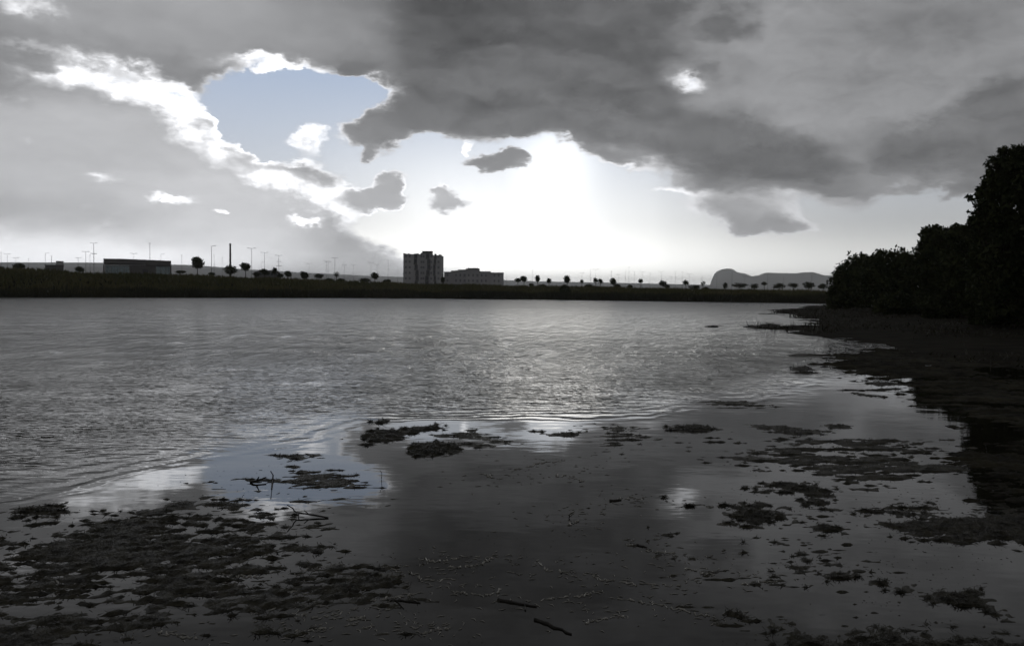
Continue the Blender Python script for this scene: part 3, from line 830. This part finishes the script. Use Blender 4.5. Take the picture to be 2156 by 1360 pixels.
FT = [
 ('biggest round lollipop tree right of the pavilion', 415.5, 553, 14, 13, 235, 1),
 ('second round lollipop tree right of the chimney', 517, 561.5, 11.5, 10, 240, 1),
 ('slender tree with small crown at the right end of the low hall', 578, 570, 6.5, 7, 270, 1),
 ('rounded dark tree standing against the middle of the low hall', 557, 573, 11, 7, 262, 1),
 ('open crowned little tree just right of the low hall', 606, 577, 8, 7, 255, 1),
 ('square crowned tree midway between low hall and tower', 641, 580, 9, 9, 255, 1),
 ('wide flat little tree right of the square crowned tree', 672, 581, 11, 5.5, 258, 1),
 ('thin crooked tree with sparse crown left of the tower', 708, 578, 7, 6, 260, 1),
 ('small round tree nearest to the left side of the tower', 789, 580.5, 9, 8, 262, 1),
 ('left one of the touching pair of trees right of the low block', 1090, 590, 7, 5, 300, 1),
 ('right one of the touching pair of trees right of the low block', 1103, 587, 8, 7, 300, 1),
 ('small tree with two stacked tufts beyond the touching pair', 1132, 586, 5.5, 8, 300, 1),
 ('small round tree between the stacked tufts and the square topped tree', 1156, 591, 6, 5.5, 300, 1),
 ('square topped dark tree above the round bush on the bank slope', 1194, 588, 8, 8.5, 260, 1),
 ('tiniest tree right of the square topped tree', 1225, 592.5, 3.6, 4, 310, 1),
 ('left one of two small trees close together right of the tiniest tree', 1254, 590, 5, 5, 305, 1),
 ('right one of two small trees close together right of the tiniest tree', 1264, 592, 5.5, 5.5, 305, 1),
 ('round dark tree right of the two small trees close together', 1291, 592.5, 7.5, 7.5, 300, 1),
 ('lone small round tree among lamp posts midway to the mountain', 1349, 592, 5.5, 5, 310, 1),
 ('leaning bushy tree with crown on the left, nearest before the twin round trees', 1396, 597, 9, 7, 300, 1),
 ('dark round small tree just left of the mountain', 1444, 595, 6.5, 5.5, 310, 1),
 ('pale see-through small tree closest to the mountain', 1480, 596.5, 5.5, 5.5, 320, 1),
 ('small forked palm-like tree in front of the mountain saddle', 1609, 597, 6.5, 4, 330, 1),
]
for i, q in enumerate(FT): far_tree(q[0], q[1], q[2], q[3], q[4], q[5], 1, i * 7 + 200, n=240 if 'see-through' in q[0] or 'sparse' in q[0] else 900)
FB = [
 ('dome shaped bush cut by the left frame edge', 0, 566, 9, 7, 230), ('broad dome bush left of the small shed', 41, 562, 13, 9, 232),
 ('low dark bush between shed and tall mast', 167, 567, 11, 7, 240), ('low clipped hedge right of the pavilion', 379, 573, 12, 4, 236),
 ('spiky spreading shrub at the foot of the chimney', 485, 568, 17, 11, 238), ('small low bush left of the spiky shrub', 446, 577, 8, 4, 236),
 ('low bush at the left end of the low hall', 540, 578, 9, 5, 262), ('low bush at the right end of the low hall', 590, 580, 8, 5, 262),
 ('low bush left of the thin crooked tree', 693, 590, 8, 4, 230), ('low bush right of the thin crooked tree', 718, 590, 9, 4, 230),
 ('wide low bush just left of the small round tree by the tower', 768, 590, 15, 5, 232), ('low bush at the left foot of the tower', 815, 592, 10, 4, 240), 
 ('little dark bush between tower and low block', 932, 590, 5, 7, 300), ('tiny bush below the touching pair of trees', 1119, 600, 6, 3.5, 240), ('flat bush left of the round bush on the slope', 1142, 602, 11, 4, 240),
 ('low bush below the tiniest tree', 1240, 602, 11, 4.5, 240), ('low bush right below the round dark tree', 1300, 602, 8, 4, 240), ('tiny bush below the lamp post row', 1327, 603, 6, 3.5, 245), 
 ('bushy growth at the foot of the leaning tree', 1404, 603, 7, 5, 255), ('wide dark bush just left of the mountain foot', 1461, 605, 13, 6, 250), ('small bush touching the foot of the mountain cliff', 1487, 608, 6, 4, 250),
 ('upright dark bush in front of the mountain cliff', 1527, 602, 6, 7, 270), ('hedge-like dark bush below the mountain dome', 1558, 601, 18, 6.5, 275), ('dark bush between mountain dome and forked tree', 1588, 603, 10, 6, 270),
 ('wide bush right of the forked tree', 1641, 602, 15, 6.5, 275), ('flat topped bush midway along the mountain', 1670, 601, 14, 6, 275), ('tall bush at the right end of the mountain', 1703, 601, 13, 8, 270), ('last bush before the big right-hand shrubs', 1733, 603, 12, 7, 260),
]
for i, q in enumerate(FB):
    far_tree(q[0], q[1], q[2], q[3], q[4], q[5], None, i * 5 + 500, name='bush', n=600, group='bushes on the far bank')
# the round bush low on the slope
b_ = ground(1190, 627); 
def slope_bush():
    Y = float(far_y(ground(1190, 630).x)) + 7
    far_tree('round black bush growing low on the bank slope above the water', 1190, 612, 13, 14, Y, None, 900, name='bush', n=900, group='bushes on the far bank')
slope_bush()

# ================================================================== weed mats, strands and sticks in the shallows
def mat_mesh(name, polys_px, seed, h=.035, fray=.5, nscale=5.0, grain=(1.0, 1.0), thr=0.0, tufts=0, mat='weed', cell=None, tuft=.03):
    """a mat of weed lying in the shallows: a height field that dips under the water where it ends"""
    polys = [[tuple(ground(*p).xy) for p in q] for q in polys_px]
    allp = np.array([p for q in polys for p in q])
    lo, hi = allp.min(0) - .3, allp.max(0) + .3
    dist = max(2.0, lo[1])
    c = cell or .0052 * dist
    nx, ny = int((hi[0] - lo[0]) / c) + 2, int((hi[1] - lo[1]) / (c * 1.5)) + 2
    x, y = np.meshgrid(np.linspace(lo[0], hi[0], nx), np.linspace(lo[1], hi[1], ny))
    sd = np.full(x.shape, -9.0)
    for q in polys: sd = np.maximum(sd, sdf_poly(x, y, q))
    scale = max(.12, min(hi[0] - lo[0], hi[1] - lo[1]) * .22)
    f = np.clip(sd / scale, -1.5, 1.0) + fbm(x * nscale * grain[0], y * nscale * grain[1], seed, 5) * 2.2 * fray + fbm(x * nscale * 5 * grain[0], y * nscale * 7 * grain[1], seed + 31, 4) * (2.0 * fray + .9) - thr - .06
    rug = fbm(x * 26, y * 26, seed + 50, 4)
    h = h * .65
    f = f - .07
    z = np.clip(f, -1, .8) * h + (rug * h * 1.1) * np.clip(f * 3 + .5, 0, 1)
    vis = z > -.012
    F = grid_faces(nx, ny)
    keep = vis.ravel()[F].any(1)
    F = F[keep]
    used = np.unique(F); remap = np.zeros(nx * ny, int); remap[used] = np.arange(len(used))
    o0 = Vector((float(lo[0] + hi[0]) / 2, float(lo[1] + hi[1]) / 2, 0))
    V = np.stack([x, y, z], -1).reshape(-1, 3)[used] - np.array(o0)
    F = remap[F]
    if tufts:      # short curled stems standing out of the mat
        R = np.random.default_rng(seed + 9)
        top = np.where(V[:, 2] > .006)[0]
        if len(top):
            k = R.choice(top, tufts); P = V[k] + R.normal(0, .01, (tufts, 3)) * (1, 1, 0)
            a = R.uniform(0, 6.28, tufts); L = tuft * .75 * R.uniform(.4, 1.6, tufts)
            d = np.stack([np.cos(a), np.sin(a), R.uniform(-.1, .42, tufts)], 1) * L[:, None]
            w = np.stack([-np.sin(a), np.cos(a), 0 * a], 1) * (.0022 + .0005 * dist / 5)
            n0 = len(V)
            V = np.concatenate([V, P - w, P + w, P + d + w * .6, P + d - w * .6], 0)
            i = np.arange(tufts) + n0
            F = np.concatenate([F, np.stack([i, i + tufts, i + 2 * tufts, i + 3 * tufts], 1)], 0)
    return mesh_np(name, V, F, M[mat], smooth=True, loc=o0)
GM = 'weed mats in the shallows'
def wm(label, polys, seed, name='weed_mat', **k): return tag(mat_mesh(name, polys, seed, **k), label, 'weed mat', GM)
wm('largest ragged weed mat spreading over the bottom left of the shallows', [[(20, 1150), (130, 1105), (330, 1070), (440, 1075), (600, 1130), (640, 1165), (720, 1185), (830, 1215), (800, 1250), (640, 1270), (560, 1300), (420, 1270), (300, 1290), (150, 1250), (0, 1260), (-80, 1200)]],
   1, h=.03, fray=1.25, nscale=3.2, grain=(.7, 1.3), thr=.12, tufts=9000)
wm('thin sparse weed mat along the bottom left frame corner', [[(-80, 1260), (120, 1265), (260, 1300), (420, 1290), (330, 1350), (60, 1400), (-120, 1400)]], 2, h=.022, fray=1.3, nscale=4, grain=(.7, 1.4), thr=.45, tufts=1500)
wm('narrow dark weed strip lying on the calm edge at far left', [[(0, 1085), (70, 1062), (150, 1058), (190, 1075), (120, 1092), (20, 1100)]], 3, h=.03, fray=.9, nscale=4, grain=(.6, 1.2), tufts=900)
wm('small weed tuft strip just above the largest mat, below the pale reflection', [[(300, 1075), (350, 1055), (430, 1048), (420, 1068), (330, 1088)]], 4, h=.02, fray=1.2, nscale=5, grain=(.6, 1.3), thr=.15, tufts=300)
wm('loose weed patch right of the tuft strip, beside the forked branch', [[(430, 1060), (500, 1052), (545, 1072), (500, 1085), (450, 1075)]], 5, h=.02, fray=1.2, nscale=5, grain=(.6, 1.3), thr=.1, tufts=300)
wm('scattered weed specks on the blue reflection left of the middle', [[(500, 1010), (600, 975), (800, 985), (830, 1050), (700, 1060), (560, 1030)]], 6, h=.02, fray=1.7, nscale=3.4, grain=(.55, 1.5), thr=.85, tufts=500)
wm('pair of thin weed strips at the ripple edge above the blue reflection', [[(580, 958), (640, 953), (645, 968), (600, 972)], [(645, 956), (685, 958), (680, 966), (650, 964)]], 7, h=.02, fray=.8, nscale=4, grain=(.6, 1.2), tufts=300)
wm('long lumpy dark weed mat on the ripple edge, left of centre', [[(748, 918), (790, 905), (850, 903), (925, 889), (932, 905), (880, 915), (830, 928), (775, 938)]], 8, h=.05, fray=.6, nscale=2.2, grain=(.7, 1.3), tufts=2500, tuft=.04)
wm('rounded dark weed mat directly in front of the long lumpy mat', [[(850, 938), (920, 925), (985, 935), (990, 948), (940, 962), (890, 964), (860, 952)]], 9, h=.05, fray=.55, nscale=2.4, grain=(.7, 1.3), tufts=2500, tuft=.04)
wm('thin weed trail reaching right from the rounded mat', [[(985, 932), (1060, 938), (1050, 946), (985, 946)], [(930, 912), (985, 905), (1070, 920), (1050, 930), (960, 922)]], 10, h=.025, fray=1.0, nscale=2.5, grain=(.5, 1.5), thr=.0, tufts=600)
wm('bow shaped weed strip crossing the sun glare reflection', [[(1115, 905), (1160, 910), (1235, 908), (1230, 919), (1160, 922), (1125, 914)]], 11, h=.025, fray=.7, nscale=2.4, grain=(.5, 1.4), tufts=500)
wm('loose weed crumbs right of the sun glare reflection', [[(1230, 900), (1320, 893), (1390, 925), (1300, 955), (1235, 940)]], 12, h=.022, fray=1.6, nscale=2.6, grain=(.45, 1.5), thr=.65, tufts=400)
wm('flat oval weed mat at the ripple edge right of centre', [[(1392, 905), (1420, 895), (1480, 894), (1525, 904), (1490, 915), (1415, 915)]], 13, h=.04, fray=.5, nscale=2.4, grain=(.6, 1.3), tufts=1100, tuft=.05)
wm('long tapering weed mat right of the flat oval mat', [[(1585, 897), (1650, 896), (1760, 908), (1750, 916), (1690, 921), (1640, 914)]], 14, h=.035, fray=.5, nscale=2.2, grain=(.6, 1.3), tufts=900)
wm('small curved weed strip beside the long tapering mat', [[(1722, 896), (1760, 892), (1805, 898), (1790, 905), (1740, 903)]], 15, h=.03, fray=.5, nscale=2.2, grain=(.6, 1.3), tufts=300)
wm('slim weed sliver on pale water by the tree reflection', [[(1783, 823), (1830, 830), (1895, 835), (1860, 839), (1800, 833)]], 16, h=.035, fray=.4, nscale=1.4, grain=(.4, 1.4), tufts=200)
wm('scattered field of weed shreds below the two tapering mats', [[(1480, 965), (1560, 935), (1680, 920), (1840, 915), (2000, 930), (2050, 990), (1960, 1020), (1800, 1015), (1640, 990), (1500, 980)]], 17, h=.03, fray=1.7, nscale=1.9, grain=(.5, 1.8), thr=.62, tufts=2200)
wm('thick arched weed mat in the right middle shallows', [[(1578, 1035), (1590, 1018), (1650, 1012), (1740, 1020), (1775, 1035), (1740, 1060), (1700, 1062), (1700, 1045), (1640, 1035), (1600, 1042)]], 18, h=.04, fray=.5, nscale=3.5, grain=(.7, 1.3), tufts=1800)
wm('broad weed mat with a tail, below the arched mat', [[(1500, 1060), (1600, 1055), (1645, 1075), (1700, 1090), (1790, 1120), (1760, 1122), (1660, 1105), (1580, 1118), (1510, 1105)]], 19, h=.04, fray=.55, nscale=3.5, grain=(.7, 1.3), tufts=2200)
wm('thin weed fringe running left from the broad tailed mat', [[(1400, 1050), (1500, 1055), (1520, 1075), (1440, 1068)]], 20, h=.022, fray=1.2, nscale=4, grain=(.6, 1.5), thr=.2, tufts=400)
wm('weed band linking the arched mat to the right frame side', [[(1700, 1055), (1830, 1065), (1990, 1050), (2000, 1070), (1850, 1085), (1720, 1072)]], 21, h=.025, fray=1.1, nscale=3.0, grain=(.5, 1.5), thr=.2, tufts=800)
wm('largest dark weed mat at the right frame side', [[(1840, 1090), (1960, 1080), (2080, 1070), (2220, 1085), (2240, 1180), (2130, 1145), (2000, 1138), (1900, 1130), (1870, 1110)]], 22, h=.04, fray=.6, nscale=2.8, grain=(.6, 1.3), tufts=4000)
wm('dark weed bed under the tree reflection at the right frame side', [[(2010, 960), (2160, 930), (2300, 930), (2300, 1060), (2150, 1080), (2040, 1050)]], 23, mat='weed_bank', h=.045, fray=1.2, nscale=2.0, grain=(.5, 1.6), thr=.25, tufts=2000)
wm('diagonal weed trail in the lower right shallows', [[(1740, 1200), (1830, 1215), (1950, 1250), (2080, 1255), (2060, 1285), (1940, 1280), (1850, 1240), (1760, 1225)]], 24, h=.022, fray=1.1, nscale=4.5, grain=(.7, 1.3), thr=.15, tufts=1500)
wm('dark weed heap at the bottom right corner of the shallows', [[(1530, 1290), (1620, 1290), (1720, 1320), (1850, 1330), (1990, 1320), (2200, 1340), (2250, 1420), (1640, 1420), (1620, 1330)]], 25, h=.03, fray=1.0, nscale=4.5, grain=(.7, 1.2), thr=.1, tufts=3500)
wm('loose weed crumbs below the pale cloud reflection', [[(1330, 1130), (1400, 1115), (1490, 1160), (1480, 1190), (1380, 1160)]], 26, h=.02, fray=1.5, nscale=6, grain=(.8, 1.3), thr=.5, tufts=100, tuft=.016)
wm('scattered weed specks left of the dark heap at bottom right', [[(1560, 1130), (1760, 1140), (1800, 1200), (1700, 1260), (1560, 1240)]], 27, h=.016, fray=1.7, nscale=5, grain=(.7, 1.4), thr=.95, tufts=300)
wm('small weed clump with upright twigs off the streaked bank', [[(1650, 778), (1690, 772), (1730, 778), (1720, 787), (1670, 788)]], 28, h=.06, fray=.8, nscale=.9, grain=(.5, 1.5), tufts=500, tuft=.12)
wm('streaked weed bank reaching out from the right mud flat', [[(1700, 772), (1790, 742), (1900, 735), (2080, 765), (2160, 790), (2060, 800), (1930, 800), (1850, 795), (1740, 790)]], 29, h=.09, fray=1.15, nscale=.6, grain=(.5, 1.9), thr=.12, tufts=3500, tuft=.13, mat='weed_bank')
wm('weed shreds on dark rippled water under the right trees', [[(1900, 800), (2050, 800), (2250, 810), (2250, 930), (2050, 900), (1930, 860)]], 30, mat='weed_bank', h=.06, fray=1.6, nscale=.8, grain=(.5, 2.0), thr=.55, tufts=1200, tuft=.07)
wm('loose weed shreds on bright water below the streaked bank', [[(1780, 800), (1850, 798), (1920, 800), (1915, 830), (1830, 825)]], 31, h=.04, fray=1.6, nscale=.9, grain=(.45, 2.0), thr=.5, tufts=300, tuft=.07)
wm('thin mud bar alone in the water left of the mud spit', [[(1478, 687), (1500, 685), (1522, 687), (1500, 690)]], 32, name='mud_bar', h=.06, fray=.3, nscale=.3, mat='mud', cell=.1)
wm('thin weed streak afloat between mud spit and streaked bank', [[(1650, 749), (1690, 745), (1735, 748), (1690, 752)]], 33, h=.05, fray=.4, nscale=.4, grain=(.4, 2), tufts=150, tuft=.08)
wm('tiny weed flecks at the ripple edge above the long lumpy mat', [[(785, 887), (815, 883), (816, 892), (790, 893)]], 34, h=.05, fray=.7, nscale=2.5, tufts=200, tuft=.07)
wm('weed specks drifting on grey water right of the glare', [[(1440, 835), (1500, 835), (1640, 840), (1640, 865), (1600, 870), (1440, 850)]], 35, h=.03, fray=1.8, nscale=1.2, grain=(.5, 1.8), thr=1.25, tufts=100, tuft=.06)
wm('debris topped mud spit edge with twigs, nearest the trees', [[(1562, 688), (1600, 683), (1642, 682), (1650, 688), (1600, 692)]], 36, name='debris_pile', h=.10, fray=.6, nscale=.6, tufts=900, tuft=.35, mat='weed')

# pale strands of scum along the drift lines
def strands():
    m = MB(); R = random.Random(4)
    lines = [[(880, 1175), (930, 1182), (970, 1170), (1050, 1175)], [(955, 1195), (1000, 1190), (1040, 1175)], [(800, 1195), (860, 1205), (890, 1222), (960, 1220)], [(960, 1245), (1000, 1252), (1040, 1250), (1060, 1240)],
             [(1130, 1180), (1150, 1200), (1220, 1205), (1280, 1222)], [(1140, 1262), (1220, 1255), (1260, 1245)], [(1260, 1220), (1340, 1230), (1440, 1232)], [(1300, 1260), (1400, 1275), (1500, 1300)],
             [(780, 1265), (830, 1258), (880, 1250)], [(735, 1305), (770, 1298)], [(890, 1335), (920, 1325), (950, 1322)], [(1170, 1000), (1200, 1003), (1235, 1015)], [(1080, 990), (1140, 975), (1190, 970)],
             [(600, 1290), (660, 1300), (720, 1290)], [(1230, 1310), (1290, 1300), (1325, 1295)], [(1300, 1050), (1360, 1048)], [(1195, 1105), (1220, 1095)], [(1200, 1085), (1205, 1078)], [(540, 1245), (600, 1250), (640, 1240)],
             [(60, 1215), (130, 1230)], [(200, 1190), (260, 1185), (330, 1200)], [(470, 1210), (540, 1215)], [(1560, 1230), (1640, 1225)], [(1440, 1195), (1500, 1210)], [(620, 1330), (700, 1320)], [(330, 1330), (420, 1345)], [(1020, 1000), (1040, 1004)],
             [(640, 1200), (700, 1190), (760, 1195)], [(400, 1170), (470, 1160)], [(150, 1150), (230, 1140)], [(1900, 1070), (1960, 1080)], [(1360, 1160), (1420, 1165)]]
    for L in lines:
        n = 7 * len(L) + 14
        t = np.linspace(0, len(L) - 1, n)
        px = np.interp(t, range(len(L)), [p[0] for p in L]); py = np.interp(t, range(len(L)), [p[1] for p in L])
        pts, rr = [], []
        for a, b in zip(px, py):
            g_ = ground(a + R.gauss(0, 2.6), b + R.gauss(0, 1.7)); pts.append((g_.x, g_.y, .001)); rr.append(R.choice((.002, .0035, .005, .007)))
        i0 = 0
        while i0 < n - 2:
            i1 = min(n, i0 + R.randint(3, 9)); m.tube(pts[i0:i1], rr[i0:i1], 5); i0 = i1 + R.randint(0, 2)
    for _ in range(900):
        L = R.choice(lines); p = R.choice(L); g_ = ground(p[0] + R.gauss(0, 60), p[1] + R.gauss(0, 14)); a = R.uniform(0, 3.14); l = R.uniform(.006, .03)
        m.tube([(g_.x - math.cos(a) * l, g_.y - math.sin(a) * l, .001), (g_.x, g_.y, .003), (g_.x + math.cos(a + .6) * l, g_.y + math.sin(a + .6) * l, .001)], [.0012, .0025, .0012], 4)
    o = m.build('scum', M['scum'], smooth=True)
    tag(o, 'pale scum strands drifting on the calm shallows', 'scum', kind='stuff')
strands()
# fine loose bits of weed everywhere in the calm shallows
def bits():
    R = np.random.default_rng(77); n = 3600
    px = R.uniform(-50, 2200, n); py = 900 + 480 * R.random(n) ** .8
    P = np.array([ground(a, b) for a, b in zip(px, py)])
    den = fbm(P[:, 0] * .8, P[:, 1] * 1.2, 61, 4)
    P = P[(den > .07 + .10 * R.random(n)) & (sdf_poly(P[:, 0], P[:, 1], LAKE) < -.1)]
    n = len(P); a = R.uniform(0, 6.28, n); L = R.uniform(.004, .03, n) * (P[:, 1] / 6) ** .7; w = L * R.uniform(.12, .4, n)
    u = np.stack([np.cos(a) * L, np.sin(a) * L, 0 * a], 1); v = np.stack([-np.sin(a) * w, np.cos(a) * w, 0 * a], 1)
    up = np.stack([0 * a, 0 * a, R.uniform(.001, .004, n)], 1); lo = np.array([0, 0, -.004])
    V = np.concatenate([P - u + lo, P + v + lo, P + u + lo, P - v + lo, P + up], 0); i = np.arange(n)
    F = np.concatenate([np.stack([i + n * k, i + n * ((k + 1) % 4), i + 4 * n], 1) for k in range(4)], 0)
    tag(mesh_np('weed_bits', V, F, M['weed']), 'loose specks of weed floating on the calm shallows', 'weed', kind='stuff')
bits()

def shreds():
    o = mat_mesh('weed_shreds', [[(-60, 1120), (300, 1060), (520, 1000), (700, 980), (800, 1000), (790, 1100), (900, 1170), (1250, 1180), (1400, 1080), (1440, 960), (2000, 930), (2230, 1000), (2250, 1400), (-120, 1400)]],
                 91, h=.022, fray=2.0, nscale=2.4, grain=(.7, 1.5), thr=2.0, cell=.022, mat='weed')
    tag(o, 'thin shreds of weed scattered over the calm shallows', 'weed', kind='stuff')
shreds()
# sticks
def stick(label, pts, r, forks=(), cat='stick', name='stick', z=.003):
    P = [ground(p[0], p[1], p[2] if len(p) > 2 else z) for p in pts]; o = P[0].copy(); o.z = 0
    m = MB(); n = len(P)
    full, rr = [], []
    R = random.Random(int(pts[0][0]))
    for i in range(n - 1):
        for k in range(4):
            q = P[i].lerp(P[i + 1], k / 4) - o; full.append(q + Vector((R.gauss(0, r * .4), R.gauss(0, r * .4), 0)))
    full.append(P[-1] - o)
    r *= .55
    rr = [r * (1 - .55 * i / len(full)) * R.uniform(.85, 1.2) for i in range(len(full))]
    m.tube(full, rr, 7)
    for f in forks:
        Q = [ground(p[0], p[1], p[2] if len(p) > 2 else z) - o for p in f]
        m.tube(Q, [r * .6 * (1 - .5 * i / len(Q)) for i in range(len(Q))], 6)
    return tag(m.build(name, M['wood'], smooth=True, loc=o), label, cat, 'sticks in the shallows')
stick('forked dead branch with raised tip on the pale cloud reflection', [(693, 1090), (650, 1082, .02), (625, 1078, .03), (605, 1063, .10)], .013, [[(630, 1079, .03), (628, 1088, .0)], [(650, 1082, .02), (640, 1074, .05)]], 'branch', 'branch')
stick('long thin black stick lying below the middle scum strands', [(1047, 1262), (1085, 1268), (1130, 1276)], .017, [[(1105, 1272), (1106, 1284)]])
stick('slanting black stick at the bottom centre', [(1130, 1303), (1165, 1318), (1203, 1334)], .017)
stick('low dark stick right of the largest weed mat', [(815, 1262), (845, 1264), (885, 1268)], .010, [[(835, 1264), (850, 1280)]])
stick('short stubby stick alone on the dark water right of centre', [(1282, 1054), (1308, 1052)], .022)
stick('short dark chip below the stubby stick', [(1338, 1146), (1362, 1152)], .013)
stick('upright crooked twig on the left of the blue reflection', [(528, 1015), (540, 1012, .02), (560, 1005, .03)], .022, [[(540, 1012, .02), (545, 1004, .06)], [(572, 1030, 0), (575, 1000, .02), (570, 992, .12)]], 'twig', 'twig')
stick('little hooked twig left of the stubby stick', [(1198, 1090), (1200, 1083, .03), (1210, 1076, .05)], .008, (), 'twig', 'twig')
stick('thin leaning twig standing by the blue reflection, above a pale fleck', [(803, 1008), (804, 998, .05), (800, 990, .1)], .006, (), 'twig', 'twig')
stick('bare twig cluster standing on the mud spit', [(1615, 690, .1), (1618, 683, .3), (1616, 678, .5)], .04, [[(1618, 684, .2), (1630, 679, .5)], [(1630, 690, .1), (1632, 682, .45)], [(1604, 690, .1), (1607, 682, .35)]], 'twigs', 'twig')

# ================================================================== air
def haze():
    m = bpy.data.materials.new('haze'); m.use_nodes = True
    t = m.node_tree; t.nodes.clear()
    v = t.nodes.new('ShaderNodeVolumePrincipled'); o = t.nodes.new('ShaderNodeOutputMaterial')
    v.inputs['Color'].default_value = (.96, .98, 1.0, 1)
    v.inputs['Density'].default_value = HAZE
    v.inputs['Anisotropy'].default_value = .7
    t.links.new(v.outputs[0], o.inputs['Volume'])
    h = MB().box(-14500, 14500, -3500, 14500, -6, 215).build('haze', m)
    h.display_type = 'WIRE'
    tag(h, kind='stuff')
HAZE = 0.00013
haze()
